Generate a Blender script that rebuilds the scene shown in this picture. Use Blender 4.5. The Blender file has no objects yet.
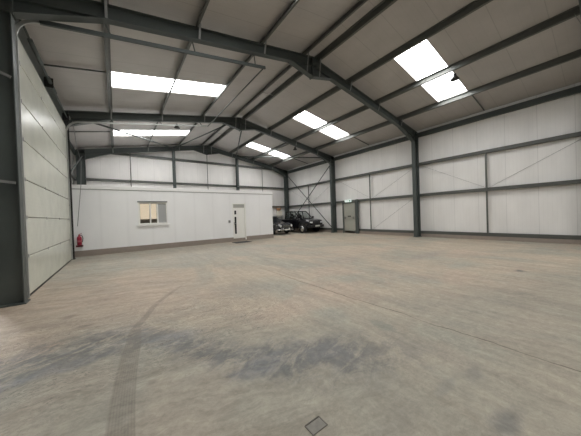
import bpy, bmesh, math, random
from mathutils import Vector, Matrix
random.seed(7)
scene = bpy.context.scene
COL = scene.collection
V = Vector

# ------------------------------------------------------------------ layout (metres)
W = 14.75            # clear width between inner column flanges
C = W / 2            # ridge
M = 0.178            # roof slope
RAF = 7.22           # rafter top at ridge
SHEET = 7.41         # roof sheet underside at ridge
Y1, BAY = 6.505, 6.155
FY = [Y1 - 2 * BAY, Y1 - BAY, Y1, 12.80, 19.00]   # frames
Y2, Y3 = FY[3], FY[4]
XL, XR = -0.60, W + 0.60                            # cladding faces
YN, YF = FY[0] - 0.42, Y3 + 0.42                 # gable cladding faces
OY = 13.47                                       # office front
OX = 9.82
def zr(x, h): return h - M * abs(x - C)

# ------------------------------------------------------------------ materials
def mat(name, col=(.5, .5, .5), rough=.6, metal=0.0, spec=.5, noise=0.0, nscale=8.0, bump=0.0, emit=None, est=.55):
    m = bpy.data.materials.new(name); m.use_nodes = True
    nt = m.node_tree; b = nt.nodes['Principled BSDF']
    b.inputs['Base Color'].default_value = (*col, 1)
    b.inputs['Roughness'].default_value = rough
    b.inputs['Metallic'].default_value = metal
    b.inputs['Specular IOR Level'].default_value = spec
    if emit:
        b.inputs['Emission Color'].default_value = (*emit, 1); b.inputs['Emission Strength'].default_value = est
    tc = nt.nodes.new('ShaderNodeTexCoord')
    n = nt.nodes.new('ShaderNodeTexNoise'); n.inputs['Scale'].default_value = nscale; n.inputs['Detail'].default_value = 5
    nt.links.new(tc.outputs['Object'], n.inputs['Vector'])
    if noise:
        mr = nt.nodes.new('ShaderNodeMapRange'); mr.inputs[3].default_value = 1 - noise; mr.inputs[4].default_value = 1 + noise
        nt.links.new(n.outputs['Fac'], mr.inputs[0])
        mx = nt.nodes.new('ShaderNodeVectorMath'); mx.operation = 'SCALE'; mx.inputs[0].default_value = col
        nt.links.new(mr.outputs[0], mx.inputs['Scale']); nt.links.new(mx.outputs[0], b.inputs['Base Color'])
    if bump:
        bp = nt.nodes.new('ShaderNodeBump'); bp.inputs['Strength'].default_value = bump; bp.inputs['Distance'].default_value = .01
        nt.links.new(n.outputs['Fac'], bp.inputs['Height']); nt.links.new(bp.outputs[0], b.inputs['Normal'])
    return m

class NG:
    """tiny node helper"""
    def __init__(s, name):
        s.m = bpy.data.materials.new(name); s.m.use_nodes = True; s.nt = s.m.node_tree
        s.b = s.nt.nodes['Principled BSDF']
        s.tc = s.nt.nodes.new('ShaderNodeTexCoord')
        sp = s.nt.nodes.new('ShaderNodeSeparateXYZ'); s.lk(s.tc.outputs['Object'], sp.inputs[0])
        s.x, s.y, s.z = sp.outputs
    def lk(s, a, b): s.nt.links.new(a, b)
    def put(s, inp, v):
        if isinstance(v, bpy.types.NodeSocket): s.lk(v, inp)
        else: inp.default_value = v
    def ma(s, op, a, b=0.0, c=0.0, clamp=False):
        n = s.nt.nodes.new('ShaderNodeMath'); n.operation = op; n.use_clamp = clamp
        s.put(n.inputs[0], a); s.put(n.inputs[1], b); s.put(n.inputs[2], c); return n.outputs[0]
    def mr(s, v, a, b, c=0.0, d=1.0, smooth=False):
        n = s.nt.nodes.new('ShaderNodeMapRange'); n.interpolation_type = 'SMOOTHSTEP' if smooth else 'LINEAR'
        s.put(n.inputs[0], v)
        for i, q in enumerate((a, b, c, d)): s.put(n.inputs[i + 1], q)
        return n.outputs[0]
    def xyz(s, x, y, z=0.0):
        n = s.nt.nodes.new('ShaderNodeCombineXYZ')
        for i, q in enumerate((x, y, z)): s.put(n.inputs[i], q)
        return n.outputs[0]
    def noise(s, vec, scale, detail=4, rough=.55, dist=0.0):
        n = s.nt.nodes.new('ShaderNodeTexNoise'); s.lk(vec, n.inputs['Vector'])
        n.inputs['Scale'].default_value = scale; n.inputs['Detail'].default_value = detail
        n.inputs['Roughness'].default_value = rough; n.inputs['Distortion'].default_value = dist
        return n.outputs['Fac']
    def mix(s, f, a, b):
        n = s.nt.nodes.new('ShaderNodeMix'); n.data_type = 'RGBA'
        s.put(n.inputs[0], f)
        for i, q in ((6, a), (7, b)):
            if isinstance(q, bpy.types.NodeSocket): s.lk(q, n.inputs[i])
            else: n.inputs[i].default_value = (*q, 1)
        return n.outputs[2]
    def curve(s, v, pts, lo, hi):
        """piecewise curve v in world units -> world units; pts (in, out)"""
        a0, a1 = pts[0][0], pts[-1][0]
        n = s.nt.nodes.new('ShaderNodeFloatCurve')
        s.lk(s.mr(v, a0, a1), n.inputs['Value'])
        cv = n.mapping.curves[0]; n.mapping.use_clip = False
        q = [((a - a0) / (a1 - a0), (b - lo) / (hi - lo)) for a, b in pts]
        cv.points[0].location = q[0]; cv.points[1].location = q[-1]
        for p in q[1:-1]: cv.points.new(*p)
        n.mapping.update()
        return s.ma('MULTIPLY_ADD', n.outputs[0], hi - lo, lo)
    def bump(s, h, strength, dist=.01):
        n = s.nt.nodes.new('ShaderNodeBump'); n.inputs['Strength'].default_value = strength; n.inputs['Distance'].default_value = dist
        s.lk(h, n.inputs['Height']); s.lk(n.outputs[0], s.b.inputs['Normal'])

def cladding_mat(name, col, axis, pitch=1.0, phase=0.0, rib=0.1, line=.82, rough=.45, dirt=.06):
    """liner sheet: shallow ribs running one way, a joint every metre"""
    g = NG(name); a = {'x': g.x, 'y': g.y}[axis]
    t = g.ma('FRACT', g.ma('DIVIDE', g.ma('ADD', a, 50 + phase), pitch))
    d = g.ma('ABSOLUTE', g.ma('SUBTRACT', t, .5))
    joint = g.mr(d, .488, .498, 1.0, line, True)
    r = g.ma('FRACT', g.ma('DIVIDE', g.ma('ADD', a, 50 + phase), rib))
    ribl = g.mr(g.ma('ABSOLUTE', g.ma('SUBTRACT', r, .5)), .40, .5, 1.0, .965, True)
    n = g.noise(g.xyz(g.ma('MULTIPLY', g.x, 1.0), g.y, g.ma('MULTIPLY', g.z, .35)), 1.3, 4)
    f = g.ma('MULTIPLY', g.ma('MULTIPLY', joint, ribl), g.mr(n, .3, .7, 1 - dirt, 1 + dirt))
    sc = g.nt.nodes.new('ShaderNodeVectorMath'); sc.operation = 'SCALE'; sc.inputs[0].default_value = col
    g.lk(f, sc.inputs['Scale']); g.lk(sc.outputs[0], g.b.inputs['Base Color'])
    g.b.inputs['Roughness'].default_value = rough
    g.bump(g.ma('ADD', ribl, joint), .25, .01)
    return g.m

steel = mat('painted_steel', (.062, .074, .070), .5, noise=.12, nscale=3)
galv = mat('galvanised_steel', (.25, .255, .25), .42, metal=.35, noise=.18, nscale=6)
purl = mat('purlin_steel', (.105, .11, .10), .45, metal=.25, noise=.15, nscale=4)
track_m = mat('track_steel', (.42, .43, .41), .4, metal=.3, noise=.15, nscale=6)
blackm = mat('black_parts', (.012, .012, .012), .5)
rubber = mat('rubber', (.018, .018, .019), .85)
redm = mat('red_enamel', (.30, .010, .035), .3)
whitep = mat('white_paint', (.90, .90, .89), .45)
upvc = mat('white_plastic', (.88, .88, .84), .35)
chrome = mat('chrome', (.75, .75, .75), .15, metal=1)
carblack = mat('black_car_paint', (.010, .010, .012), .12, spec=.6)
carbronze = mat('dark_car_paint', (.035, .036, .040), .15, spec=.6)
lamp_g = mat('headlamp_glass', (.75, .77, .78), .1, spec=.8)
plate_m = mat('plate_white', (.75, .75, .70), .5)
tan = mat('brown_cardboard', (.34, .17, .08), .8, noise=.2)
whitebox = mat('white_cardboard', (.90, .84, .72), .8, noise=.05)
matm = mat('mat_fibre', (.05, .05, .052), .95, noise=.3, nscale=60, bump=.5)
plinth_m = mat('brown_plinth', (.29, .245, .21), .7, noise=.12, nscale=5)
door_grey = mat('grey_green_paint', (.36, .36, .31), .5, noise=.05)
green_s = mat('sign_green', (.03, .32, .16), .5)
handle_m = mat('handle_steel', (.4, .4, .4), .3, metal=.8)
blind_m = mat('glowing_peach_blind', (.78, .60, .45), .8, emit=(1.0, .74, .54), est=1.1)  # blind itself glows, standing in for the lit office behind it
office_w = cladding_mat('office_panel', (.90, .905, .91), 'x', 1.0, .15, 1.0, .985, .5, .03)
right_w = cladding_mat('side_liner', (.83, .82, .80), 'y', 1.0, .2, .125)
far_w = cladding_mat('gable_liner', (.83, .81, .785), 'x', 1.0, .3, .125)
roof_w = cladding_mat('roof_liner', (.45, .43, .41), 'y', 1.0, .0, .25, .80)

def glass_mat(tint=(.72, .76, .76, 1)):
    m = bpy.data.materials.new('clear_glass'); m.use_nodes = True; nt = m.node_tree; nt.nodes.clear()
    o = nt.nodes.new('ShaderNodeOutputMaterial'); t = nt.nodes.new('ShaderNodeBsdfTransparent'); g = nt.nodes.new('ShaderNodeBsdfGlossy')
    t.inputs[0].default_value = tint; g.inputs['Roughness'].default_value = .05
    mx = nt.nodes.new('ShaderNodeMixShader'); mx.inputs[0].default_value = .05
    nt.links.new(t.outputs[0], mx.inputs[1]); nt.links.new(g.outputs[0], mx.inputs[2]); nt.links.new(mx.outputs[0], o.inputs[0])
    return m
glass = glass_mat()
car_glass = glass_mat((.90, .92, .92, 1))
def rooflight_mat():
    m = bpy.data.materials.new('fibreglass_rooflight'); m.use_nodes = True; nt = m.node_tree; nt.nodes.clear()
    o = nt.nodes.new('ShaderNodeOutputMaterial'); t = nt.nodes.new('ShaderNodeBsdfTransparent'); d = nt.nodes.new('ShaderNodeBsdfDiffuse')
    d.inputs[0].default_value = (.8, .8, .76, 1)
    tc = nt.nodes.new('ShaderNodeTexCoord'); sp = nt.nodes.new('ShaderNodeSeparateXYZ'); nt.links.new(tc.outputs['Object'], sp.inputs[0])
    w = nt.nodes.new('ShaderNodeMath'); w.operation = 'MULTIPLY'; w.inputs[1].default_value = 31.4; nt.links.new(sp.outputs[1], w.inputs[0])
    si = nt.nodes.new('ShaderNodeMath'); si.operation = 'SINE'; nt.links.new(w.outputs[0], si.inputs[0])
    mr = nt.nodes.new('ShaderNodeMapRange'); mr.inputs[1].default_value = -1; mr.inputs[2].default_value = 1; mr.inputs[3].default_value = .62; mr.inputs[4].default_value = .8
    nt.links.new(si.outputs[0], mr.inputs[0])
    fr = nt.nodes.new('ShaderNodeMath'); fr.operation = 'PINGPONG'; fr.inputs[1].default_value = .17; nt.links.new(sp.outputs[1], fr.inputs[0])
    lm = nt.nodes.new('ShaderNodeMapRange'); lm.inputs[1].default_value = .008; lm.inputs[2].default_value = .016; lm.inputs[3].default_value = .015; nt.links.new(fr.outputs[0], lm.inputs[0])
    lap = nt.nodes.new('ShaderNodeMath'); lap.operation = 'MULTIPLY'; nt.links.new(mr.outputs[0], lap.inputs[0]); nt.links.new(lm.outputs[0], lap.inputs[1])
    cb = nt.nodes.new('ShaderNodeCombineColor')
    for i in range(3): nt.links.new(lap.outputs[0], cb.inputs[i])
    nt.links.new(cb.outputs[0], t.inputs[0])
    mx = nt.nodes.new('ShaderNodeMixShader'); mx.inputs[0].default_value = .12
    nt.links.new(t.outputs[0], mx.inputs[1]); nt.links.new(d.outputs[0], mx.inputs[2]); nt.links.new(mx.outputs[0], o.inputs[0])
    return m
rl_mat = rooflight_mat()

def floor_mat():
    g = NG('concrete_floor')
    P = g.tc.outputs['Object']
    MU = lambda a, b: g.ma('MULTIPLY', a, b)
    wob = g.noise(P, .9, 5, .6)
    wob2 = g.noise(P, 4.0, 6, .65)
    w0 = g.ma('SUBTRACT', wob, .5); w20 = g.ma('SUBTRACT', wob2, .5)
    right = g.mr(g.x, 2.2, 4.0, smooth=True)
    left = g.ma('SUBTRACT', 1.0, right)
    # trowel and traffic streaks: along the shed on the right, across it on the left
    stA = g.noise(g.xyz(MU(g.ma('ADD', g.x, MU(w0, .5)), 3.2), MU(g.y, .55)), 1.0, 8, .68, .4)
    stB = g.noise(g.xyz(MU(g.ma('SUBTRACT', g.x, MU(g.y, .3)), .9), MU(g.ma('ADD', g.y, g.ma('ADD', MU(g.x, .25), MU(w0, .8))), 4.0)), 1.0, 8, .68, .4)
    patch = g.noise(g.xyz(MU(g.x, .75), MU(g.y, .42)), 1.0, 6, .62, .6)
    patch2 = g.noise(g.xyz(MU(g.x, .5), MU(g.y, .8), 3.7), 1.0, 6, .6, .5)
    fine = g.noise(P, 26, 5, .7)
    mid = g.noise(P, 9, 8, .78, .5)
    strkA = g.noise(g.xyz(MU(g.ma('ADD', g.x, MU(w0, .3)), 11.0), MU(g.y, 1.3)), 1.0, 7, .75, .9)
    strkB = g.noise(g.xyz(MU(g.x, 2.0), MU(g.ma('ADD', g.ma('ADD', g.y, MU(g.x, .25)), MU(w0, .6)), 11.0)), 1.0, 7, .75, .9)
    beige, grey, pink = (.435, .370, .288), (.350, .332, .275), (.440, .350, .276)
    col = g.mix(g.mr(patch, .36, .60, smooth=True), grey, beige)
    col = g.mix(MU(g.mr(patch2, .48, .62, smooth=True), .6), col, pink)
    # pinkish dusty belt on the left between the tyre scuffs and the office
    belt = MU(MU(g.mr(g.ma('ADD', g.y, MU(w0, 1.8)), 3.6, 4.4, smooth=True), g.mr(g.ma('ADD', g.y, MU(w0, 2.5)), 8.2, 6.8, smooth=True)), left)
    col = g.mix(MU(belt, .6), col, (.445, .360, .282))
    far = MU(g.mr(g.ma('ADD', g.y, MU(w0, 3.0)), 7.2, 9.0, smooth=True), g.mr(g.x, 8.5, 5.5, smooth=True))
    col = g.mix(MU(far, .5), col, (.350, .340, .295))
    near = g.mr(g.ma('ADD', g.ma('ADD', g.y, MU(g.x, .35)), MU(w0, 1.6)), 4.4, 3.3, smooth=True)
    col = g.mix(MU(near, .65), col, (.305, .290, .240))
    # dark rubber scuffs
    yc = g.curve(g.x, [(-.6, 3.1), (.4, 3.60), (1.0, 3.66), (1.5, 3.55), (1.95, 3.0), (2.3, 2.35), (2.8, 1.95), (3.3, 1.7), (4.2, 1.15)], 0, 5)
    d = g.ma('ABSOLUTE', g.ma('SUBTRACT', g.ma('SUBTRACT', g.y, yc), MU(w20, 1.3)))
    bn = g.noise(g.xyz(MU(g.ma('ADD', g.x, MU(g.y, .6)), 2.0), MU(g.ma('SUBTRACT', g.y, MU(g.x, .5)), 5.0)), 1.0, 8, .78, .6)
    band = MU(g.mr(d, .60, .08, smooth=True), g.mr(bn, .43, .53))
    band = MU(band, g.mr(g.x, 4.2, 3.3))
    col = g.mix(MU(band, .78), col, (.132, .137, .145))
    def blob(cx, cy, rx, ry, k, c=(.15, .152, .15)):
        nonlocal col
        dx = g.ma('DIVIDE', g.ma('SUBTRACT', g.x, cx), rx); dy = g.ma('DIVIDE', g.ma('SUBTRACT', g.y, cy), ry)
        rr = g.ma('ADD', g.ma('SQRT', g.ma('ADD', MU(dx, dx), MU(dy, dy))), MU(w20, 1.9))
        col = g.mix(MU(g.mr(rr, 1.2, .3, smooth=True), k), col, c)
    blob(1.62, 2.46, .06, .05, .6, (.16, .14, .12))
    blob(8.8, 1.28, .15, .12, .75); blob(2.96, .84, .06, .08, .4, (.22, .2, .17)); blob(3.55, .83, .2, .05, .35, (.19, .2, .19)); blob(3.5, .44, .22, .09, .65); blob(3.9, .75, .16, .06, .4); blob(2.9, .9, .35, .12, .3, (.25, .24, .21)); blob(3.15, 1.25, .3, .2, .3, (.24, .23, .205))
    blob(4.1, 1.72, .12, .25, .6, (.20, .225, .195)); blob(3.15, 1.85, .35, .2, .5, (.19, .19, .19)); blob(.75, 5.0, .14, .10, .6, (.2, .16, .13)); blob(1.0, 4.4, .14, .07, .6, (.19, .155, .13))
    blob(2.5, 2.05, .35, .22, .5, (.17, .18, .20)); blob(9.6, 3.6, 1.6, .3, .45, (.30, .26, .235)); blob(4.4, 1.1, .25, .6, .3, (.33, .355, .30)); blob(3.9, 2.4, .2, .3, .35, (.24, .25, .225))
    blob(1.9, 3.2, .35, .2, .55, (.2, .21, .22)); blob(.9, 3.3, .45, .16, .55, (.19, .2, .215)); blob(.4, 2.9, .25, .3, .5, (.2, .21, .22))
    blob(7.5, 5.0, 1.8, .35, .3, (.31, .27, .24)); blob(6.5, 2.6, .3, .9, .3, (.34, .345, .30)); blob(8.5, 2.4, .5, .25, .4, (.33, .35, .31))
    # wiggly ridges left by the float at the edge of the scuffs
    wv = g.noise(g.xyz(MU(g.x, 1.6), MU(g.y, 3.4)), 1.0, 8, .74, 1.0)
    edge = MU(MU(g.mr(g.y, 2.2, 3.0, smooth=True), g.mr(g.y, 5.6, 4.0, smooth=True)), g.mr(g.x, 4.5, 3.0, smooth=True))
    vein = g.mr(g.ma('ABSOLUTE', g.ma('SUBTRACT', g.ma('FRACT', MU(wv, 11)), .5)), .18, .0, smooth=True)
    col = g.mix(MU(MU(vein, g.mr(mid, .40, .54)), g.ma('MULTIPLY_ADD', edge, .85, .22)), col, (.14, .125, .11))
    # tyre mark
    xc = g.curve(g.y, [(1.0, 1.34), (1.9, 1.375), (2.35, 1.40), (3.0, 1.465), (3.4, 1.52), (3.8, 1.57), (4.25, 1.74), (4.65, 1.89), (5.0, 2.10), (6.0, 2.8)], 1, 3.2)
    w = g.ma('ABSOLUTE', g.ma('SUBTRACT', g.x, xc))
    tm = g.mr(w, g.mr(g.y, 3.2, 4.2, .094, .060), g.mr(g.y, 3.2, 4.2, .078, .035), smooth=True)
    groove = g.mr(g.ma('SINE', MU(g.ma('SUBTRACT', g.x, xc), 330)), -.3, .6, .72, 1)
    tm = MU(MU(tm, groove), MU(g.mr(g.y, 6.2, 4.9), g.mr(wob2, .25, .5)))
    col = g.mix(MU(tm, .55), col, (.165, .145, .12))
    # saw cut
    sx = g.ma('ADD', 4.62, g.ma('ADD', MU(w20, .07), MU(w0, .22)))
    sc = g.mr(g.ma('ABSOLUTE', g.ma('SUBTRACT', g.x, sx)), .016, .004, smooth=True)
    sc = MU(sc, MU(g.mr(g.noise(P, 1.7, 4), .36, .52, .45, .95), g.mr(g.y, 6.5, 4.5)))
    col = g.mix(sc, col, (.14, .115, .09))
    f = g.ma('ADD', MU(g.mr(stA, .34, .66, -.17, .13), g.ma('MULTIPLY_ADD', right, .8, .2)), MU(g.mr(stB, .32, .68, -.19, .15), g.ma('MULTIPLY_ADD', left, .8, .2)))
    f = g.ma('ADD', g.ma('ADD', f, 1.0), g.ma('ADD', g.mr(fine, .25, .75, -.10, .10), g.ma('ADD', g.mr(mid, .34, .66, -.15, .15), g.ma('ADD', MU(g.mr(strkA, .35, .65, -.12, .09), right), MU(g.mr(strkB, .35, .65, -.13, .10), left)))))
    sc2 = g.nt.nodes.new('ShaderNodeVectorMath'); sc2.operation = 'SCALE'
    g.lk(col, sc2.inputs[0]); g.lk(f, sc2.inputs['Scale'])
    g.lk(sc2.outputs[0], g.b.inputs['Base Color'])
    g.lk(g.mr(stA, .3, .7, .50, .72), g.b.inputs['Roughness'])
    g.b.inputs['Specular IOR Level'].default_value = .35
    g.bump(g.ma('ADD', MU(fine, .3), mid), .2, .006)
    return g.m
floor_m = floor_mat()

def door_mat():
    g = NG('insulated_door_skin')
    r = g.ma('SINE', g.ma('MULTIPLY', g.z, 78))
    n = g.noise(g.tc.outputs['Object'], 2.2, 5)
    sc = g.nt.nodes.new('ShaderNodeVectorMath'); sc.operation = 'SCALE'; sc.inputs[0].default_value = (.60, .61, .53)
    g.lk(g.mr(n, .3, .7, .92, 1.06), sc.inputs['Scale']); g.lk(sc.outputs[0], g.b.inputs['Base Color'])
    g.b.inputs['Roughness'].default_value = .27
    g.bump(g.ma('ADD', g.ma('MULTIPLY', r, .35), g.noise(g.tc.outputs['Object'], 60, 2)), .12, .004)
    return g.m
sect_m = door_mat()

# ------------------------------------------------------------------ mesh helpers
class MB:
    def __init__(s): s.v = []; s.f = []; s.sm = []
    def add(s, vs, fs, smooth=False):
        o = len(s.v); s.v += [tuple(v) for v in vs]; s.f += [tuple(i + o for i in f) for f in fs]; s.sm += [smooth] * len(fs); return s
    def box(s, x0, x1, y0, y1, z0, z1):
        x0, x1 = min(x0, x1), max(x0, x1); y0, y1 = min(y0, y1), max(y0, y1); z0, z1 = min(z0, z1), max(z0, z1)
        vs = [(x, y, z) for z in (z0, z1) for y in (y0, y1) for x in (x0, x1)]
        return s.add(vs, [(0, 2, 3, 1), (4, 5, 7, 6), (0, 1, 5, 4), (2, 6, 7, 3), (0, 4, 6, 2), (1, 3, 7, 5)])
    def bar(s, p0, p1, a, b, up=(0, 0, 1)):
        """rectangular bar, a wide sideways, b along up"""
        p0, p1 = V(p0), V(p1); d = (p1 - p0).normalized(); up = V(up)
        sd = d.cross(up).normalized(); u = sd.cross(d).normalized()
        vs = [p + sd * (a / 2 * i) + u * (b / 2 * j) for p in (p0, p1) for i, j in ((-1, -1), (1, -1), (1, 1), (-1, 1))]
        return s.add(vs, [(3, 2, 1, 0), (4, 5, 6, 7), (0, 1, 5, 4), (1, 2, 6, 5), (2, 3, 7, 6), (3, 0, 4, 7)])
    def prism(s, poly, axis, a, b):
        """poly in the two other axes, extruded along axis from a to b"""
        def P(q, t): return {'x': (t, q[0], q[1]), 'y': (q[0], t, q[1]), 'z': (q[0], q[1], t)}[axis]
        n = len(poly); vs = [P(q, a) for q in poly] + [P(q, b) for q in poly]
        fs = [tuple(range(n))[::-1], tuple(range(n, 2 * n))] + [(i, (i + 1) % n, (i + 1) % n + n, i + n) for i in range(n)]
        return s.add(vs, fs)
    def tube(s, pts, r, n=10, smooth=True):
        pts = [V(p) for p in pts]; o = []; prev = None
        for i, p in enumerate(pts):
            d = (pts[min(i + 1, len(pts) - 1)] - pts[max(i - 1, 0)]).normalized()
            if prev is None: sd = d.cross(V((0, 0, 1)) if abs(d.z) < .95 else V((1, 0, 0))).normalized()
            else: sd = (prev - d * prev.dot(d)).normalized()
            prev = sd; u = sd.cross(d)
            o += [p + (sd * math.cos(t) + u * math.sin(t)) * r for t in [2 * math.pi * k / n for k in range(n)]]
        fs = [(i * n + k, i * n + (k + 1) % n, (i + 1) * n + (k + 1) % n, (i + 1) * n + k) for i in range(len(pts) - 1) for k in range(n)]
        s.add(o, fs, smooth); m = len(pts) - 1
        b = len(s.v) - len(o)
        s.f += [tuple(b + k for k in range(n))[::-1], tuple(b + m * n + k for k in range(n))]; s.sm += [False, False]
        return s
    def lathe(s, prof, c, axis='z', n=20):
        """prof (radius, height)"""
        c = V(c); vs = []
        for r, h in prof:
            for k in range(n):
                t = 2 * math.pi * k / n; a, b = r * math.cos(t), r * math.sin(t)
                vs.append(c + V({'z': (a, b, h), 'x': (h, a, b), 'y': (b, h, a)}[axis]))
        fs = [(i * n + k, i * n + (k + 1) % n, (i + 1) * n + (k + 1) % n, (i + 1) * n + k) for i in range(len(prof) - 1) for k in range(n)]
        fs += [tuple(range(n))[::-1], tuple((len(prof) - 1) * n + k for k in range(n))]
        return s.add(vs, fs, True)
    def build(s, name, m, parent=None, bevel=0.0, loc=None):
        me = bpy.data.meshes.new(name); me.from_pydata(s.v, [], s.f); me.update()
        for p, q in zip(me.polygons, s.sm): p.use_smooth = q
        bm = bmesh.new(); bm.from_mesh(me); bmesh.ops.recalc_face_normals(bm, faces=bm.faces); bm.to_mesh(me); bm.free()
        me.materials.append(m)
        o = bpy.data.objects.new(name, me); COL.objects.link(o)
        if bevel:
            b = o.modifiers.new('Bevel', 'BEVEL'); b.width = bevel; b.segments = 2; b.limit_method = 'ANGLE'
        if parent:
            o.parent = parent
            if loc is None: o.location = -V(parent.location) if parent.type == 'EMPTY' else (0, 0, 0)
            else: o.location = loc
        return o
def tag(o, label, cat, group=None, kind=None):
    if label: o['label'] = label
    if cat: o['category'] = cat
    if group: o['group'] = group
    if kind: o['kind'] = kind
    return o
def struct(o): o['kind'] = 'structure'; return o
def thing(name, loc, label, cat, group=None):
    o = bpy.data.objects.new(name, None); COL.objects.link(o); o.location = loc; o.empty_display_size = .2
    return tag(o, label, cat, group)

def ibeam(mb, p0, p1, updir, depth, width, tf=.016, tw=.011):
    """I section; p0-p1 is the line of the OUTER (top) face centre, updir points outward"""
    p0, p1, u = V(p0), V(p1), V(updir).normalized()
    d = (p1 - p0).normalized(); u = (u - d * u.dot(d)).normalized()
    for off, a, b in ((tf / 2, width, tf), (depth - tf / 2, width, tf), (depth / 2, tw, depth - 2 * tf)):
        mb.bar(p0 - u * off, p1 - u * off, a, b, u)
    return mb

# ------------------------------------------------------------------ floor, walls, roof
struct(MB().box(XL - .3, XR + .3, YN - .3, YF + .3, -.2, 0).build('floor', floor_m))
ground = struct(MB().box(-60, 60, -60, 60, -.5, -.21).build('ground', mat('yard_gravel', (.30, .29, .27), .9, noise=.2, nscale=3)))

RLW = 0.56
RLY = [4.08 + BAY * k for k in (-1, 0, 1, 2)]
RX = [(1.43, 5.40), (W - 5.30, W - 1.42)]
roof = MB()
T = .09
def slab(x0, x1, y0, y1):
    a, b = zr(x0, SHEET), zr(x1, SHEET)
    roof.prism([(x0, a), (x1, b), (x1, b + T), (x0, a + T)], 'y', y0, y1)
ys = [YN - .1] + [y for c in RLY for y in (c - RLW, c + RLW)] + [YF + .1]
for i in range(len(ys) - 1):
    if i % 2 == 0:
        slab(XL - .1, C, ys[i], ys[i + 1]); slab(C, XR + .1, ys[i], ys[i + 1])
    else:
        slab(XL - .1, RX[0][0], ys[i], ys[i + 1]); slab(RX[0][1], C, ys[i], ys[i + 1])
        slab(C, RX[1][0], ys[i], ys[i + 1]); slab(RX[1][1], XR + .1, ys[i], ys[i + 1])
struct(roof.build('ceiling', roof_w))

short = ['behind the camera', 'in the nearest bay', 'in the middle bay', 'in the far bay']
place = {0: 'in the bay behind the camera', 1: 'in the bay nearest the camera', 2: 'in the middle bay', 3: 'in the bay over the office and cars'}
for j, yc in enumerate(RLY):
    for sd, (x0, x1) in enumerate(RX):
        mb = MB(); n = 22; pts = []
        for k in range(n + 1):
            y = yc - RLW - .0 + (2 * RLW) * k / n; dz = .03 + (.018 if (k // 2) % 2 else 0)
            pts.append((y, dz))
        vs = []
        for x in (x0 - .02, x1 + .02):
            for y, dz in pts: vs.append((x, y, zr(x, SHEET) + dz))
            for y, dz in pts: vs.append((x, y, zr(x, SHEET) + dz + .004))
        N = n + 1; fs = []
        for k in range(n):
            fs += [(k, k + 1, 2 * N + k + 1, 2 * N + k), (N + k, 3 * N + k, 3 * N + k + 1, N + k + 1)]
        mb.add(vs, fs)
        side = 'left' if sd == 0 else 'right'
        tag(mb.build('rooflight', rl_mat), f'bright translucent rooflight in the {side} roof slope {place[j]}', 'rooflight', 'rooflights set in the roof')
        # portal guiding the daylight that comes in through it
        L = bpy.data.lights.new('rooflight_portal', 'AREA'); L.shape = 'RECTANGLE'; L.size = x1 - x0; L.size_y = 2 * RLW; L.cycles.is_portal = True
        lo = bpy.data.objects.new('rooflight_portal', L); COL.objects.link(lo)
        xm = (x0 + x1) / 2; lo.location = (xm, yc, zr(xm, SHEET) + .02)
        lo.rotation_euler = (0, math.atan(M) * (1 if xm > C else -1), 0)

zt = lambda x: zr(x, SHEET) - .005
# right wall, left wall (with a sectional door opening), gables
ZE = zr(XR, SHEET)
struct(MB().box(XR, XR + .1, YN, YF, .0, ZE + .05).build('wall_right', right_w))
D0, D1, DZ = Y1 + .22, Y2 - .22, 5.25       # door bay
wl = MB()
Zl = zr(XL, SHEET) + .05
O0, O1 = FY[0] + .35, FY[1] - .35           # open doorway in the end bay behind the camera
wl.box(XL - .1, XL, YN, D0, 0, Zl)
wl.box(XL - .1, XL, D0, D1, DZ, Zl); wl.box(XL - .1, XL, D1, YF, 0, Zl)
struct(wl.build('wall_left', cladding_mat('side_liner_left_shaded', (.34, .33, .31), 'y', 1.0, .2, .125)))  # darker copy of the side liner, this wall's shading put into the colour
def gable(y0, y1):
    return MB().prism([(XL, 0), (XR, 0), (XR, ZE), (C, SHEET), (XL, zr(XL, SHEET))], 'y', y0, y1)
struct(gable(YF, YF + .1).build('wall_far', far_w))
struct(gable(YN - .1, YN).build('wall_near', far_w))
# brown plinths at the wall feet
struct(MB().box(W + .43, XR, YN, YF, 0, .17).build('baseboard_right', plinth_m, bevel=.005))
struct(MB().box(OX + .02, XR - .02, YF - .14, YF, 0, .17).build('baseboard_far', plinth_m))

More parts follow.
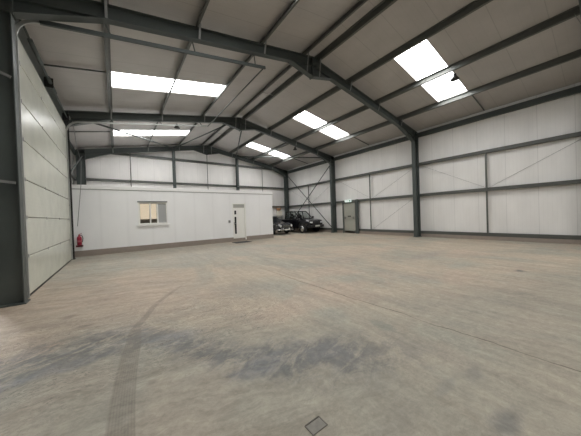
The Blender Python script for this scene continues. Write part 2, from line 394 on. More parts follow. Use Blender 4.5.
# ------------------------------------------------------------------ portal frames
fl = ['crossing the shed behind the camera', 'overhead beside the camera', 'nearest in view, with the wide dark left column', 'second from the camera, crossing just in front of the office', 'farthest, against the gable wall behind the office']
order = [2, 3, 4, 1, 0]
CD, CW = .42, .19
for k in order:
    y = FY[k]
    t = thing('portal_frame', (C, y, 0), 'dark green-grey steel portal frame, ' + fl[k], 'steel frame', 'portal frames')
    for sd in (0, 1):
        s = 1 if sd else -1
        X = W if sd else 0
        top = zr(X, RAF) - .02
        mb = MB(); ibeam(mb, (X + s * CD, y, 0.02), (X + s * CD, y, top - CD * M), (s, 0, 0), CD, CW)
        # stiffeners level with the haunch
        for z in (5.30, 5.62):
            mb.box(X + s * .02, X + s * (CD - .02), y - CW / 2 + .005, y + CW / 2 - .005, z, z + .014)
        c = mb.build('column', steel, t)
        MB().box(X - s * .03, X + s * (CD + .03), y - .14, y + .14, 0, .02).build('base_plate', steel, c)
        # rafter
        mb = MB(); a, b = (X + s * .40, y, zr(X + s * .40, RAF)), (C, y, RAF)
        mb2 = ibeam(mb, a, b, (s * M, 0, 1), .32, .17)
        r = mb.build('rafter', steel, t)
        # eaves haunch: tapered web with its own bottom flange
        h = MB()
        x0, x1 = X, X - s * 1.38
        zb0, zb1 = 5.315, zr(x1, RAF) - .32
        h.prism([(x0, zb0), (x1, zb1), (x0, zr(x0, RAF) - .32)], 'y', y - .006, y + .006)
        h.bar((x0, y, zb0), (x1, y, zb1), CW, .016)
        h.box(x0 - s * .0, x0 - s * .025, y - CW / 2, y + CW / 2, zb0 - .03, zr(x0, RAF) - .03)
        h.box(x1 - s * .007, x1 + s * .007, y - CW / 2 + .01, y + CW / 2 - .01, zb1, zb1 + .30)
        h.build('haunch', steel, r)
        # apex haunch half
        h = MB(); x1 = C + s * 1.0
        zu = zr(C, RAF) - .32
        h.prism([(C, zu), (C, 6.49), (x1, zr(x1, RAF) - .32)], 'y', y - .006, y + .006)
        h.bar((C, y, 6.49), (x1, y, zr(x1, RAF) - .32), CW, .016)
        h.box(C + s * .001, C + s * .024, y - CW / 2 - .01, y + CW / 2 + .01, 6.46, zr(C, RAF) - .02)
        h.build('apex_plate', steel, r)
        # stays from purlin to rafter bottom flange
        for i, dx in enumerate((.30, 2.05, 4.04, 6.0)):
            x = C + s * dx; zz = zr(x, RAF)
            lo = zr(x, RAF) - .32 - (.30 if dx < 1 else 0)
            for q in (-1, 1):
                MB().bar((x + .01, y + q * .088, lo + .012), (x + .01, y + q * .20, zz + .04), .05, .006, (0, 1, 0)).build('stay', galv, r)

# ------------------------------------------------------------------ purlins
def zed(x, s):
    z0 = zr(x, RAF) + .003; D = .18; w = .065; t = .006
    # z section in the roof plane
    def q(a, b): return (x + a, z0 + b - M * a * (1 if x > C else -1))
    return [q(0, 0), q(s * w, 0), q(s * w, .022), q(s * w - s * t, .022), q(s * w - s * t, t), q(s * t, t), q(s * t, D), q(-s * w, D), q(-s * w, D - .022), q(-s * w + s * t, D - .022), q(-s * w + s * t, D - t), q(0, D - t)]
nm = {2.05: 'below the ridge', 4.04: 'halfway down', 6.0: 'nearest the eaves'}
for s, side in ((-1, 'left'), (1, 'right')):
    for dx in (.30, 2.05, 4.04, 6.0):
        x = C + s * dx
        o = MB().prism(zed(x, s), 'y', YN + .01, YF - .01).build('roof_purlin', purl)
        lb = f'grey steel purlin {nm[dx]} on the {side} roof slope' if dx > 1 else f'grey steel purlin along the ridge on its {side} side'
        tag(o, lb, 'purlin', 'roof purlins')
# sag bars in the eaves strip, one per bay and side
for j in range(4):
    yy = FY[j] + BAY / 2 + .02
    for s, side in ((-1, 'left'), (1, 'right')):
        xa, xb = C + s * 6.07, (W + .42 if s > 0 else -.42)
        o = MB().bar((xa, yy, zr(xa, RAF) + .12), (xb, yy, zr(xb, RAF) + .12), .03, .04).build('sag_bar', steel)
        tag(o, f'short dark bar from {side} eaves to lowest purlin {short[j]}', 'tie bar', 'eaves sag bars')
for j in range(4):
    yy = FY[j] + BAY / 2
    o = MB().tube([(C - .30, yy, RAF - .0), (C + .30, yy, RAF - .0)], .012, 8).build('ridge_tie', galv)
    tag(o, f'thin tie rod across the ridge purlins {place[j]}', 'tie bar', 'ridge tie rods')

# eaves beams and side rails
def crail(x, s, z, y0, y1, h=.16, w=.07, t=.006):
    """C rail, web facing the room"""
    return MB().box(x, x + s * t, y0, y1, z - h / 2, z + h / 2).box(x, x + s * w, y0, y1, z - h / 2, z - h / 2 + t).box(x, x + s * w, y0, y1, z + h / 2 - t, z + h / 2)
for s, side, X in ((1, 'right', W), (-1, 'left', 0)):
    xe = X + s * (CD + .01)
    o = crail(xe, s, 5.70, YN + .01, YF - .01, .24, .11).build('eaves_beam', steel)
    tag(o, f'dark steel eaves beam along the top of the {side} wall', 'eaves beam')
for z, lb in ((.25, 'lowest, just above the brown plinth'), (2.33, 'middle one, level with the exit sign'), (4.07, 'upper one, above the exit sign')):
    segs = [(YN + .01, YF - .01)]
    if z == .25: segs = [(YN + .01, 10.62), (12.0, YF - .01)]
    mb = MB()
    for a, b in segs:
        m2 = crail(W + CD + .005, 1, z, a, b, .15, .14); mb.add(m2.v, m2.f)
    tag(mb.build('side_rail', purl), 'horizontal grey steel rail on the right wall, ' + lb, 'wall rail', 'right wall rails')
for z, lb in ((2.2, 'lower'), (4.1, 'upper')):
    for a, b, w in ((O0, Y1 + .0, 'in the bay beside the camera'), (Y2 + .1, YF - .01, 'behind the office corner')):
        o = crail(-CD - .005, -1, z, a, b, .15, .14).build('side_rail', purl)
        tag(o, f'{lb} horizontal grey rail on the left wall {w}', 'wall rail', 'left wall rails')
# mid-bay uprights between the right wall rails, and thin diagonal ties
for j in range(4):
    yy = FY[j] + BAY / 2
    if j == 2: yy = 9.62
    x = W + CD - .02
    pl = ['behind the camera', 'nearest the right edge of the picture', 'right of the exit door', 'behind the black truck'][j]
    pl2 = ['behind the camera', 'nearest the right edge', 'right of the exit door', 'behind the truck'][j]
    t = thing('rail_upright', (x, yy, 0), 'thin steel upright linking the right wall rails, ' + pl, 'wall upright', 'right wall uprights')
    MB().box(x - .03, x + .015, yy - .035, yy + .035, 2.40, 3.99).build('upper_post', purl, t)
    MB().box(x - .03, x + .015, yy - .03, yy + .03, .33, 2.255).build('lower_post', purl, t)
    for q, w in ((-1, 'toward the camera'), (1, 'away from the camera')):
        o = MB().tube([(XR - .035, yy + q * .06, 2.42), (XR - .035, yy + q * (BAY / 2 - .15), 3.98)], .006, 6).build('tie_wire', galv)
        tag(o, f'thin diagonal tie {w}, from the upright {pl2}', 'tie wire', 'right wall tie wires')
    if j == 2:
        o = MB().tube([(XR - .035, yy - .06, .36), (XR - .035, yy - BAY / 2 + .2, 2.25)], .006, 6).build('tie_wire', galv)
        tag(o, 'thin diagonal tie low on the right wall between exit door and nearest column', 'tie wire', 'right wall tie wires')

# gable wall: posts, rails, thin ties
for x, w in ((4.96, 'left'), (9.93, 'right')):
    mb = ibeam(MB(), (x, YF - .17, 0.0), (x, YF - .17, zr(x, RAF) - .02), (0, 1, 0), .26, .17)
    tag(mb.build('gable_post', steel), f'dark steel gable post rising behind the office, {w} of the two', 'steel post', 'gable posts')
for z, a, b, w in ((4.13, -.42, W + .42, 'just above the office roof'), (5.92, 1.0, 13.8, 'highest, under the far rafters'), (2.33, OX + .1, W + .42, 'behind the parked cars')):
    mb = MB().box(a, b, YF - .155, YF - .149, z - .075, z + .075).box(a, b, YF - .155, YF - .02, z - .075, z - .069).box(a, b, YF - .155, YF - .02, z + .069, z + .075)
    tag(mb.build('gable_rail', purl), 'horizontal steel rail on the far gable wall, ' + w, 'wall rail', 'gable wall rails')
for x, w in ((2.3, 'left'), (7.43, 'middle'), (12.45, 'right')):
    mb = MB().tube([(x, YF - .17, 2.965 if x < OX else 0.0), (x, YF - .17, zr(x, RAF) - .05)], .022, 8)
    tag(mb.build('gable_tie', purl), f'slim vertical tie on the far gable wall, {w} of three', 'tie bar', 'gable wall ties')

# roof and wall bracing of the last bay
def brace(a, b, lb, r=.04):
    mb = MB().tube([a, b], r, 10)
    tag(mb.build('brace_tube', steel), lb, 'brace', 'bracing of the far bay')
def rp(x, y, d=.12): return (x, y, zr(x, RAF) - d)
brace(rp(.25, Y2 + .12, .2), rp(4.85, Y3 - .12), 'long diagonal roof brace from the left wall knee to the left gable post')
brace(rp(7.2, Y2 + .12), rp(5.08, Y3 - .12), 'diagonal roof brace from the second frame ridge to the left gable post')
brace(rp(7.65, Y2 + .12), rp(9.8, Y3 - .12), 'diagonal roof brace from the second frame ridge to the right gable post')
brace(rp(W - .25, Y2 + .12, .2), rp(10.05, Y3 - .12), 'long diagonal roof brace from the right wall knee to the right gable post')
brace((W + .12, Y2 + .1, 5.25), (W + .12, Y3 - .12, .3), 'wall cross brace behind the black truck, falling away from the camera', .032)
brace((W + .20, Y2 + .1, .3), (W + .20, Y3 - .12, 5.45), 'wall cross brace behind the black truck, rising away from the camera', .032)
brace((-.12, Y2 + .1, 3.3), (-.12, Y3 - .12, 5.45), 'brace on the left wall above the office, rising away from the camera', .032)

# ------------------------------------------------------------------ sectional door
sd = thing('sectional_door', (-.06, (D0 + D1) / 2, 0), 'tall pale green-grey sectional overhead door in the left wall', 'overhead door')
seams = [.02, .81, 1.595, 2.37, 3.18, 3.95, 4.72, DZ]
hy = [D0 + .35 + (D1 - D0 - .7) * q / 3 for q in range(4)]
for i in range(len(seams) - 1):
    a, b = seams[i] + .008, seams[i + 1] - .008
    p = MB().prism([(-.12, a), (-.068, a), (-.06, a + .012), (-.06, b - .012), (-.068, b), (-.12, b)], 'y', D0 + .02, D1 - .02).build('door_section', sect_m, sd)
    if i:
        for q in hy:
            MB().box(-.059, -.052, q - .02, q + .02, a - .045, a + .03).build('hinge', galv, p)
MB().box(-.135, -.121, D0 - .0, D1 + .0, 0, DZ + .1).build('light_block_sheet', sect_m, sd)  # added backing sheet, blocks light leaking through the section seams
MB().box(-.115, -.05, D0 + .02, D1 - .02, 0, .02).build('bottom_seal', blackm, sd)
MB().box(-.09, -.045, D0 + .08, D0 + .16, .03, .14).build('cable_bracket', blackm, sd)
# jambs
MB().box(-.40, -.13, D0 - .2, D0 - .0, 0, DZ).build('door_jamb', steel, sd)
MB().box(-.40, -.13, D1, D1 + .1, 0, DZ).build('door_jamb', steel, sd)
def track(y):
    pts = [(-.03, y, .03), (-.03, y, 2.5), (-.03, y, 5.05)]
    a = math.atan(M); R = .42
    # quarter bend into the roof slope
    for k in range(1, 9):
        t = (math.pi / 2 - a) * k / 8
        pts.append((-.03 + R * (1 - math.cos(t)), y, 5.05 + R * math.sin(t)))
    x, _, z = pts[-1]
    pts.append((5.5, y, z + (5.5 - x) * M * .92))
    mb = MB()
    for i in range(len(pts) - 1):
        p, q = V(pts[i]), V(pts[i + 1])
        mb.bar(p, q, .03, .075 if i < 2 else .06, (1, 0, 0) if i < 3 else (0, 0, 1))
    return mb, pts
for y, w in ((D0 - .02, 0), (D1 + .02, 1)):
    mb, pts = track(y)
    if w:
        for q in range(len(mb.v)):
            if mb.v[q][2] < 5.1: mb.v[q] = (mb.v[q][0] - .03, mb.v[q][1], mb.v[q][2])
    tr = mb.build('door_track', track_m, sd)
    if not w: MB().bar(V(pts[-2]) + V((0, -.02, -.01)), V(pts[-1]) + V((0, -.02, -.01)), .05, .085).build('track_angle', steel, tr)
    for z in (.6, 2.15, 3.9):
        MB().box(-.13, -.04, y - .02, y + .06, z - .03, z + .03).build('track_bracket', galv, tr)
    for xx in (1.45, 3.3, 5.15):
        zz = pts[-1][2] - (5.5 - xx) * M * .92
        f = -1 if w == 0 else 1
        MB().bar((xx, y, zz + .02), (xx - .1, y + f * .12, zr(xx, RAF) - .32), .035, .006, (0, 1, 0)).build('track_hanger', steel, tr)
e = pts[-1]
# vertical guide angle beside the near column, then a black shade strip
MB().box(-.06, -.035, D0 - .19, D0 - .05, 0, DZ + .1).build('guide_angle', track_m, sd)
MB().box(-.12, .025, D1 + .10, D1 + .12, 0, DZ + .3).build('shade_strip', blackm, sd)  # black strip standing in for shade on the far column's near face
MB().tube([(5.45, D0, e[2] - .03), (5.45, D1, e[2] - .03)], .02, 8).build('spreader_bar', steel, sd)
sh = MB().tube([(.0, D0 - .05, DZ + .30), (.0, D1 + .05, DZ + .30)], .022, 10).build('spring_shaft', steel, sd)
for ya in (D0 + .9, D0 + 2.6):
    MB().tube([(.0, ya, DZ + .30), (.0, ya + 1.0, DZ + .30)], .045, 12).build('torsion_spring', steel, sh)
for ya in (D0 + .02, (D0 + D1) / 2, D1 - .1):
    MB().box(-.14, .06, ya, ya + .02, DZ + .16, DZ + .44).build('shaft_bracket', blackm, sh)
for ya in (D0 + .0, D1 - .04):
    MB().lathe([(.09, -.03), (.10, -.02), (.075, 0), (.10, .02), (.09, .03)], (.0, ya, DZ + .30), 'y', 16).build('cable_drum', galv, sh)
MB().box(-.30, -.13, D0 - .1, D1 + .1, DZ + .11, 5.88).build('header_beam', steel, sd)
# chain hoist cable hanging down by the far jamb
ch = MB().tube([(.14, D1 + .12, DZ + .25), (.2, D1 + .5, 4.55), (.3, D1 + .6, 4.0), (.26, D1 + .6, 3.0), (.10, D1 + .58, 1.3)], .010, 6).build('hand_chain', galv)
tag(ch, 'thin chain hanging down beside the far side of the big door', 'chain')

# two pale stubs on the near column web
for (xa, za, xb, zb), lb in (((-.40, 2.255, -.035, 2.21), 'lower'), ((-.40, 4.26, -.035, 4.11), 'upper')):
    o = MB().bar((xa, Y1 - .115, za), (xb, Y1 - .115, zb), .03, .045).build('cleat_bar', galv)
    tag(o, f'{lb} pale galvanised bar across the nearest dark left column', 'bracket', 'bars on the nearest column')

# ------------------------------------------------------------------ office cabin
of = thing('office_cabin', (OX / 2, OY, 0), 'white flat-roofed office cabin with brown plinth at the far left of the shed', 'office')
H = 2.90; x0 = -.38; wt = .12
WX0, WX1, WZ0, WZ1 = 2.26, 3.50, 1.24, 2.36
DX0, DX1, DZ1 = 7.02, 7.86, 2.28
fw = MB()
for a, b, c, d in ((x0, WX0, .25, H), (WX0, WX1, .25, WZ0), (WX0, WX1, WZ1, H), (WX1, DX0, .25, H), (DX0, DX1, DZ1, H), (DX1, OX, .25, H)):
    fw.box(a, b, OY, OY + wt, c, d)
fw.box(OX - wt, OX, OY + wt, YF - .45, .25, H)
fw.build('wall_panel', office_w, of)
MB().box(x0, DX0, OY - .012, OY + wt, 0, .25).box(DX1, OX + .012, OY - .012, OY + wt, 0, .25).box(OX - wt, OX + .012, OY + wt, YF - .45, 0, .25).build('plinth', plinth_m, of)
MB().box(x0, OX - .002, OY + .002, YF - .452, H, H + .06).build('roof_deck', whitep, of)
MB().box(x0, OX + .03, OY - .03, OY + .10, H + .0, H + .17).box(OX - .10, OX + .03, OY + .10, YF - .455, H, H + .17).build('roof_coping', whitep, of, bevel=.01)
MB().box(x0, OX + .032, OY - .018, OY - .001, H - .03, H - .002).build('drip_strip', mat('flashing_grey', (.35, .35, .35), .5), of)
# room behind the window
MB().box(x0 + .1, OX - .2, OY + 1.6, OY + 1.65, .02, H - .05).build('inner_wall', mat('office_inner', (.6, .52, .42), .8), of)
# window
wn = MB()
fy0, fy1 = OY + .035, OY + .095
for a, b, c, d in ((WX0, WX1, WZ0, WZ0 + .07), (WX0, WX1, WZ1 - .09, WZ1 - .03), (WX0, WX0 + .07, WZ0 + .07, WZ1 - .09), (WX1 - .035, WX1, WZ0 + .07, WZ1 - .09), (2.74, 2.80, WZ0 + .07, WZ1 - .09), (3.05, 3.11, WZ0 + .07, WZ1 - .09)):
    wn.box(a, b, fy0, fy1, c, d)
w = wn.build('window', upvc, of, bevel=.006)
MB().box(WX0 - .06, WX1 + .10, OY - .09, OY + .10, WZ0 - .055, WZ0).build('window_sill', whitep, w, bevel=.008)
MB().box(WX0 - .02, WX1 + .03, OY - .02, OY + .02, WZ1 - .03, WZ1 + .03).build('head_trim', mat('grey_trim', (.20, .21, .21), .5), w)
for a, b in ((WX0 + .07, 2.74), (2.80, 3.05)):
    MB().box(a, b, OY + .06, OY + .066, WZ0 + .07, WZ1 - .09).build('pane', glass, w)
MB().box(3.11, WX1 - .035, OY + .06, OY + .07, WZ0 + .07, WZ1 - .09).build('frosted_pane', mat('frosted_glass', (.40, .41, .41), .35), w)
for a, b in ((WX0 + .09, 2.73), (2.81, 3.04)):
    MB().box(a, b, OY + .12, OY + .124, WZ0 + .27, WZ1 - .10).build('roller_blind', blind_m, w)
# door
df = MB().box(DX0, DX0 + .05, OY + .0, OY + .09, .18, DZ1).box(DX1 - .07, DX1, OY - .03, OY + .09, .06, DZ1).box(DX0 + .05, DX1 - .07, OY + .0, OY + .09, DZ1 - .05, DZ1).build('door_frame', upvc, of, bevel=.005)
MB().box(DX0, DX1 - .075, OY - .03, OY + .12, 0, .17).build('door_step', plinth_m, of)
dl = MB().box(DX0 + .052, DX1 - .072, OY + .03, OY + .08, .175, 2.02).build('door', upvc, of, bevel=.004)
MB().box(DX0 + .052, DX1 - .072, OY + .03, OY + .08, 2.03, DZ1 - .052).build('transom_panel', mat('transom_grey', (.42, .42, .39), .6), df)
g1 = mat('dark_glass', (.02, .022, .025), .1, spec=.6)
MB().box(DX0 + .12, DX0 + .23, OY + .022, OY + .031, .45, 1.48).build('door_glass', g1, dl)
MB().box(DX0 + .12, DX0 + .23, OY + .022, OY + .031, 1.62, 1.85).build('door_glass', g1, dl)
MB().box(DX0 + .072, DX0 + .10, OY + .012, OY + .03, .98, 1.16).tube([(DX0 + .086, OY + .012, 1.08), (DX0 + .086, OY - .03, 1.08), (DX0 + .19, OY - .03, 1.08)], .009, 8).build('door_handle', handle_m, dl)
MB().box(6.74, 6.86, OY - .04, OY - .001, 1.14, 1.28).build('keypad', mat('keypad_grey', (.22, .22, .22), .5), of, bevel=.01)
o = MB().box(6.72, 7.66, OY - 1.12, OY - .45, 0.0, .018).build('door_mat', matm, bevel=.006); tag(o, 'dark doormat on the floor in front of the office door', 'mat')

# ------------------------------------------------------------------ extinguisher
ex = thing('fire_extinguisher', (.12, OY - .14, .50), 'red fire extinguisher hung at the left end of the office wall', 'fire extinguisher')
c = V((.12, OY - .12, .50))
MB().lathe([(.03, .0), (.072, .01), (.08, .03), (.08, .30), (.07, .35), (.035, .38), (.028, .40)], c, 'z', 20).build('cylinder', redm, ex)
MB().lathe([(.024, .395), (.03, .41), (.03, .44), (.015, .45)], c, 'z', 12).bar(c + V((-.02, 0, .45)), c + V((.09, 0, .50)), .02, .012).bar(c + V((-.02, 0, .435)), c + V((.08, 0, .43)), .02, .01).build('valve_lever', redm, ex)
MB().tube([c + V((.03, 0, .42)), c + V((.10, 0, .38)), c + V((.115, 0, .28)), c + V((.098, 0, .12))], .012, 8).build('hose', blackm, ex)
MB().lathe([(.0812, .12), (.0812, .2)], c, 'z', 20).build('paper_label', mat('label_pale', (.45, .12, .14), .6), ex)
MB().box(.01, .23, OY - .20, OY - .015, .43, .50).build('wall_bracket', mat('bracket_dark_red', (.10, .01, .015), .5), ex)

# ------------------------------------------------------------------ exit door in the right wall
xd = W + CD - .02
dd = thing('fire_exit_door', (xd, 11.4, 0), 'grey-green fire exit door in the right wall between two columns', 'door')
DY0, DY1 = 10.93, 11.93
pn = MB().box(xd + .03, xd + .08, DY0, DY1, .02, 2.17).build('door_leaf', door_grey, dd, bevel=.004)
MB().box(xd, xd + .10, DY1, DY1 + .06, 0, 2.25).box(xd, xd + .10, DY0 - .06, DY0, 0, 2.25).box(xd, xd + .10, DY0 - .06, DY1 + .06, 2.18, 2.25).build('door_frame', mat('frame_grey', (.16, .165, .15), .5), dd)
pb = MB().tube([(xd - .06, DY0 + .10, 1.12), (xd - .06, DY1 - .10, 1.12)], .018, 8).build('panic_bar', mat('bar_grey', (.20, .20, .18), .4), dd)
for q in (DY0 + .12, DY1 - .12): MB().box(xd - .07, xd + .029, q - .03, q + .03, 1.04, 1.20).build('bar_mount', mat('mount_grey', (.22, .22, .2), .4), pb)
MB().box(xd + .018, xd + .029, 11.30, 11.60, 1.20, 1.27).build('notice_strip', blackm, pn)
ds = MB().box(xd - .10, xd + .02, 10.60, 10.78, 0, 2.42).build('door_post', steel); tag(ds, 'dark steel post standing beside the exit door, reaching the middle rail', 'steel post', 'exit door posts')
ds = MB().box(xd - .02, xd + .02, 12.0, 12.06, 0, 2.25).build('door_post', steel); tag(ds, 'slim steel post on the far side of the exit door', 'steel post', 'exit door posts')
es = thing('exit_sign', (xd - .12, 11.45, 2.36), 'small lit white exit sign above the exit door', 'sign')
MB().box(xd - .13, xd - .04, 11.17, 11.72, 2.27, 2.43).build('sign_case', mat('sign_case_white', (.8, .85, .82), .4, emit=(.8, 1, .92), est=.6), es, bevel=.008)
# running-man sign face: green marks on the white case
MB().box(xd - .133, xd - .1305, 11.20, 11.30, 2.30, 2.40).box(xd - .133, xd - .1305, 11.36, 11.50, 2.335, 2.365).prism([(11.50, 2.31), (11.50, 2.39), (11.57, 2.35)], 'x', xd - .133, xd - .1305).build('sign_face', green_s, es)

# ------------------------------------------------------------------ pendant fittings under the purlins
def high_bay(x, y, z, lb, drop=0.0):
    t = thing('high_bay_light', (x, y, z), lb, 'light', 'high bay lights')
    ztop = zr(x, RAF) - drop
    MB().lathe([(.135, -.08), (.14, -.07), (.06, .05), (.05, .06)], (x, y, z), 'z', 20).build('reflector', blackm, t)
    MB().lathe([(.055, .055), (.055, .12), (.02, .135)], (x, y, z), 'z', 14).build('driver', blackm, t)
    MB().lathe([(.125, -.078), (.12, -.072)], (x, y, z), 'z', 20).build('lens', mat('lens', (.1, .1, .1), .3), t)
    MB().tube([(x, y, z + .13), (x, y, ztop)], .006, 6).build('hook', steel, t)
high_bay(W - 3.43, 3.30, 6.17, 'unlit dark pendant fitting silhouetted against the nearest right rooflight')
high_bay(4.0, Y2, 6.06, 'unlit dark pendant fitting under the second frame, in front of the far left rooflight', .31)
high_bay(11.4, Y2, 5.98, 'unlit dark pendant fitting under the right half of the second frame', .31)

# ------------------------------------------------------------------ drain cover
dr = thing('drain_cover', (2.47, 1.23, 0), 'small square metal access cover set in the near floor', 'cover')
MB().box(2.405, 2.525, 1.185, 1.262, 0, .003).build('plate', mat('worn_plate', (.20, .19, .165), .6, noise=.25, nscale=30), dr)
MB().box(2.398, 2.404, 1.179, 1.268, 0, .006).box(2.526, 2.532, 1.179, 1.268, 0, .004).box(2.404, 2.526, 1.179, 1.184, 0, .004).box(2.404, 2.526, 1.263, 1.270, 0, .008).build('frame', mat('rim_dark', (.13, .12, .10), .7), dr)

# ------------------------------------------------------------------ vehicles (local: nose toward -Y, origin at ground centre)
def wheel_parts(parent, x, y, r, w, side, hub):
    # side +1 outward +x
    wh = MB().lathe([(r * .6, -w / 2), (r * .93, -w / 2), (r, -w / 2 + .03), (r, w / 2 - .03), (r * .93, w / 2), (r * .62, w / 2)], (x, y, r), 'x', 28).build('wheel', rubber, parent, loc=(0, 0, 0))
    MB().lathe([(r * .58, 0), (r * .60, .012), (r * .48, .006), (r * .40, .014), (r * .16, .010), (r * .14, .03), (.01, .032)] if side > 0 else [(r * .58, 0), (r * .60, -.012), (r * .48, -.006), (r * .40, -.014), (r * .16, -.010), (r * .14, -.03), (.01, -.032)], (x + side * (w / 2 - .005), y, r), 'x', 24).build('hub_cap', hub, wh, loc=(0, 0, 0))
def loft(secs, name, m, parent, smooth=True, bev=0):
    """secs: list of (y, [(x,z)...]) same count; closed skin"""
    mb = MB(); n = len(secs[0][1]); vs = [(x, y, z) for y, ps in secs for x, z in ps]
    fs = [(i * n + k, i * n + (k + 1) % n, (i + 1) * n + (k + 1) % n, (i + 1) * n + k) for i in range(len(secs) - 1) for k in range(n)]
    fs += [tuple(range(n))[::-1], tuple((len(secs) - 1) * n + k for k in range(n))]
    mb.add(vs, fs, False); o = mb.build(name, m, parent, loc=(0, 0, 0), bevel=bev); return o
def body_sec(hw, zb, zt, tumble=.05, r=.07):
    return [(-hw + .03, zb), (-hw, zb + .12), (-hw, zt - .28), (-hw + tumble * .5, zt - r), (-hw + tumble + r, zt), (hw - tumble - r, zt), (hw - tumble * .5, zt - r), (hw, zt - .28), (hw, zb + .12), (hw - .03, zb)]

tk = thing('pickup_truck', (14.00, 16.20, 0), 'black pickup truck parked in the far right corner, facing the camera', 'car')
tk.rotation_euler.z = math.radians(6.5); tk.scale = (1.04, 1.04, 1.05)
L = 2.12; hw = .82
bd = loft([(-L, body_sec(hw - .10, .42, .86)), (-L + .06, body_sec(hw - .04, .38, .95)), (-L + .35, body_sec(hw, .36, 1.02)), (-1.05, body_sec(hw, .34, 1.08)), (-.95, body_sec(hw, .34, 1.12)), (.62, body_sec(hw, .34, 1.12)), (.66, body_sec(hw, .38, 1.10)), (L - .03, body_sec(hw, .42, 1.10)), (L, body_sec(hw - .03, .46, 1.06))], 'body', carblack, tk, bev=.015)
# cabin posts and roof
cb = MB()
zt_, zb_ = 1.70, 1.11
for s in (-1, 1):
    cb.bar((s * .76, -1.02, zb_), (s * .64, -.42, zt_ - .03), .05, .05)
    cb.bar((s * .78, .02, zb_), (s * .66, .02, zt_ - .03), .05, .07, (0, 1, 0))
    cb.bar((s * .78, .60, zb_), (s * .66, .50, zt_ - .03), .06, .09, (0, 1, 0))
    cb.bar((s * .655, -.44, zt_ - .03), (s * .665, .52, zt_ - .03), .05, .05)
cb.prism([(-.68, zt_ - .03), (-.60, zt_ + .01), (.60, zt_ + .01), (.68, zt_ - .03)], 'y', -.45, .54)
cb.build('cab', carblack, tk, loc=(0, 0, 0))
def quad(name, ps, m, parent, t=.006):
    p = [V(q) for q in ps]; n = (p[1] - p[0]).cross(p[2] - p[0]).normalized() * t
    MB().add(p + [q + n for q in p], [(0, 1, 2, 3), (7, 6, 5, 4), (0, 4, 5, 1), (1, 5, 6, 2), (2, 6, 7, 3), (3, 7, 4, 0)]).build(name, m, parent, loc=(0, 0, 0))
quad('windscreen', [(-.73, -1.0, zb_ + .02), (.73, -1.0, zb_ + .02), (.62, -.44, zt_ - .04), (-.62, -.44, zt_ - .04)], car_glass, tk)
quad('rear_window', [(-.73, .60, zb_ + .02), (.73, .60, zb_ + .02), (.62, .51, zt_ - .05), (-.62, .51, zt_ - .05)], car_glass, tk)
for s in (-1, 1):
    quad('side_window', [(s * .775, -.90, zb_ + .02), (s * .78, -.02, zb_ + .02), (s * .665, -.02, zt_ - .05), (s * .66, -.42, zt_ - .05)], car_glass, tk)
    quad('side_window', [(s * .78, .06, zb_ + .02), (s * .78, .56, zb_ + .02), (s * .665, .48, zt_ - .05), (s * .665, .06, zt_ - .05)], car_glass, tk)
    MB().box(s * .20, s * .62, .05, .20, .8, 1.38).box(s * .30, s * .52, .08, .16, 1.38, 1.53).build('seat', blackm, tk, loc=(0, 0, 0), bevel=.02)
    MB().box(s * .84, s * 1.0, -.98, -.90, 1.12, 1.26).box(s * .76, s * .86, -.95, -.92, 1.14, 1.18).build('door_mirror', blackm, tk, loc=(0, 0, 0), bevel=.02)
    MB().box(s * .44, s * .70, -L - .012, -L + .06, .74, .86).build('headlamp', lamp_g, tk, loc=(0, 0, 0), bevel=.01)
    MB().prism([(-1.85, .36), (-1.80, .66), (-1.62, .80), (-1.22, .80), (-1.04, .66), (-1.0, .36), (-1.08, .36), (-1.12, .62), (-1.26, .73), (-1.58, .73), (-1.73, .62), (-1.78, .36)], 'x', s * .80, s * .87).build('wheel_arch', blackm, tk, loc=(0, 0, 0))
    MB().prism([(1.02, .36), (1.06, .66), (1.24, .80), (1.62, .80), (1.80, .66), (1.85, .36), (1.78, .36), (1.73, .62), (1.58, .73), (1.28, .73), (1.13, .62), (1.10, .36)], 'x', s * .80, s * .87).build('wheel_arch', blackm, tk, loc=(0, 0, 0))
    for yy in (-1.42, 1.43): wheel_parts(tk, s * .78, yy, .345, .21, s, chrome)
MB().box(-.78, .78, -L - .10, -L + .02, .42, .60).build('bumper', blackm, tk, loc=(0, 0, 0), bevel=.03)
MB().box(-.42, .42, -L - .010, -L + .03, .66, .85).build('grille', blackm, tk, loc=(0, 0, 0), bevel=.01)
MB().box(-.26, .26, -L - .112, -L - .099, .47, .58).build('number_plate', plate_m, tk, loc=(0, 0, 0))
MB().tube([(-.62, .78, 1.10), (-.58, .80, 1.62), (.58, .80, 1.62), (.62, .78, 1.10)], .03, 10).build('roll_bar', blackm, tk, loc=(0, 0, 0))

cl = thing('classic_car', (11.72, 16.9, 0), 'dark classic car with chrome front and round headlamps, half hidden behind the office corner', 'car')
cl.rotation_euler.z = math.radians(4)
L = 2.05; hw = .76
loft([(-L, body_sec(hw - .14, .40, .74)), (-L + .10, body_sec(hw - .05, .34, .84)), (-L + .5, body_sec(hw, .30, .90)), (-.75, body_sec(hw, .28, .95)), (1.0, body_sec(hw, .28, .95)), (L - .3, body_sec(hw - .02, .32, .88)), (L, body_sec(hw - .12, .40, .76))], 'body', carbronze, cl, bev=.02)
loft([(-.78, [(-.66, .93), (-.66, .95), (.66, .95), (.66, .93)]), (-.28, [(-.66, .93), (-.53, 1.33), (.53, 1.33), (.66, .93)]), (.15, [(-.67, .93), (-.54, 1.38), (.54, 1.38), (.67, .93)]), (.85, [(-.66, .93), (-.53, 1.32), (.53, 1.32), (.66, .93)]), (1.35, [(-.64, .93), (-.64, .95), (.64, .95), (.64, .93)])], 'cabin', g1, cl)
MB().prism([(-.55, 1.345), (-.50, 1.40), (.50, 1.40), (.55, 1.345)], 'y', -.25, .82).build('roof', carbronze, cl, loc=(0, 0, 0))
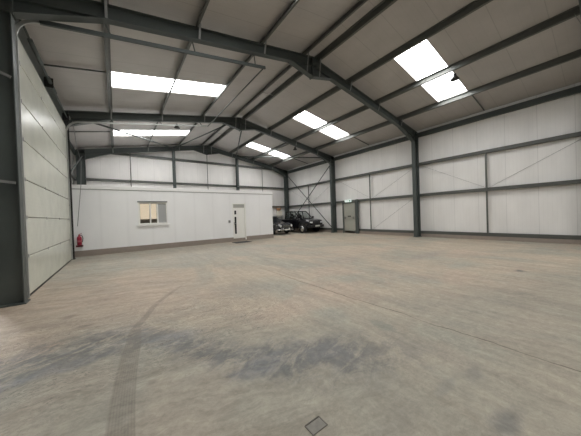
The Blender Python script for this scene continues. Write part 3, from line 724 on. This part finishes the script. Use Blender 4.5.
gr = MB().box(-.36, .36, -L - .02, -L + .05, .50, .72).build('grille', blackm, cl, loc=(0, 0, 0))
gb = MB()
for k in range(7): gb.box(-.36, .36, -L - .035, -L - .02, .505 + k * .033, .517 + k * .033)
gb.build('grille_bars', chrome, gr, loc=(0, 0, 0))
for s in (-1, 1):
    hl = MB().lathe([(.105, .06), (.115, 0), (.10, -.03), (.09, -.035)], (s * .53, -L - .0, .66), 'y', 20).build('headlamp_rim', chrome, cl, loc=(0, 0, 0))
    MB().lathe([(.088, 0), (.07, -.02), (.02, -.03)], (s * .53, -L - .036, .66), 'y', 18).build('headlamp', lamp_g, hl, loc=(0, 0, 0))
    MB().lathe([(.05, .05), (.05, -.02), (.03, -.03)], (s * .30, -L - .04, .44), 'y', 14).build('fog_lamp', lamp_g, cl, loc=(0, 0, 0))
    MB().bar((s * .765, -1.7, .78), (s * .765, 1.7, .78), .012, .02).build('side_trim', chrome, cl, loc=(0, 0, 0))
    for yy in (-1.25, 1.25): wheel_parts(cl, s * .70, yy, .30, .17, s, chrome)
    MB().box(s * .50, s * .54, -L - .14, -L - .07, .30, .50).build('overrider', chrome, cl, loc=(0, 0, 0), bevel=.01)
MB().tube([(-.78, -L + .25, .38), (-.74, -L - .04, .38), (-.55, -L - .10, .38), (.55, -L - .10, .38), (.74, -L - .04, .38), (.78, -L + .25, .38)], .045, 12).build('bumper', chrome, cl, loc=(0, 0, 0))
MB().box(-.24, .24, -L - .16, -L - .146, .33, .43).build('number_plate', plate_m, cl, loc=(0, 0, 0))

# shelf and boxes in the far corner
sh = thing('storage_shelf', (13.95, YF - .36, 0), 'low metal shelf unit against the gable wall behind the truck', 'shelf')
for a in (13.45, 14.42):
    for b in (YF - .42, YF - .19): MB().box(a, a + .03, b, b + .03, 0, 1.42).build('post', steel, sh)
for z in (.3, .86, 1.42): MB().box(13.45, 14.45, YF - .42, YF - .16, z, z + .025).build('shelf_board', steel, sh)
o = MB().box(13.90, 14.38, YF - .41, YF - .18, 1.446, 1.93).box(13.895, 14.385, YF - .415, YF - .175, 1.86, 1.935).build('storage_box', whitebox, bevel=.006); tag(o, 'cream white box standing on the shelf behind the truck', 'box')
bk = thing('wicker_basket', (14.05, YF - .31, 1.937), 'brown round basket on top of the cream box in the far corner', 'basket')
MB().lathe([(.16, 0), (.21, .10), (.235, .24), (.215, .24), (.19, .10), (.15, .02)], (14.05, YF - .31, 1.938), 'z', 20).build('bowl', tan, bk)
MB().tube([(14.05 + .22 * math.cos(t), YF - .31, 2.17 + .20 * math.sin(t)) for t in [math.pi * k / 10 for k in range(11)]], .014, 8).build('handle', tan, bk)

# ------------------------------------------------------------------ light
w = bpy.data.worlds.new('overcast_sky'); scene.world = w; w.use_nodes = True
nt = w.node_tree; bg = nt.nodes['Background']
tc = nt.nodes.new('ShaderNodeTexCoord'); sp = nt.nodes.new('ShaderNodeSeparateXYZ'); nt.links.new(tc.outputs['Generated'], sp.inputs[0])
mr = nt.nodes.new('ShaderNodeMapRange'); mr.inputs[1].default_value = -.1; mr.inputs[2].default_value = 1; nt.links.new(sp.outputs[2], mr.inputs[0])
mx = nt.nodes.new('ShaderNodeMix'); mx.data_type = 'RGBA'; mx.inputs[6].default_value = (.75, .77, .80, 1); mx.inputs[7].default_value = (1.0, .985, .96, 1)
nt.links.new(mr.outputs[0], mx.inputs[0]); nt.links.new(mx.outputs[2], bg.inputs[0])
bg.inputs[1].default_value = 40
# ------------------------------------------------------------------ camera
cam = bpy.data.cameras.new('camera'); co = bpy.data.objects.new('camera', cam); COL.objects.link(co)
yaw, pitch, roll = .6332, -.0112, -.0348
f = V((math.sin(yaw) * math.cos(pitch), math.cos(yaw) * math.cos(pitch), math.sin(pitch)))
r = V((math.cos(yaw), -math.sin(yaw), 0)); u = r.cross(f)
r2 = r * math.cos(roll) + u * math.sin(roll); u2 = -r * math.sin(roll) + u * math.cos(roll)
co.matrix_world = Matrix(((r2.x, u2.x, -f.x, 1.409), (r2.y, u2.y, -f.y, 0), (r2.z, u2.z, -f.z, 1.45), (0, 0, 0, 1)))
cam.sensor_width = 36; cam.lens = 36 * 237.05 / 581; cam.clip_start = .02; cam.clip_end = 300
scene.camera = co
scene.cycles.max_bounces = 12; scene.cycles.diffuse_bounces = 8; scene.cycles.transparent_max_bounces = 12
scene.cycles.sample_clamp_indirect = 6
scene.cycles.use_denoising = True; scene.cycles.denoiser = 'OPENIMAGEDENOISE'
scene.cycles.denoising_input_passes = 'RGB_ALBEDO_NORMAL'; scene.cycles.denoising_prefilter = 'ACCURATE'
scene.view_settings.view_transform = 'Standard'; scene.view_settings.look = 'None'
scene.view_settings.exposure = 0.0; scene.view_settings.gamma = 1
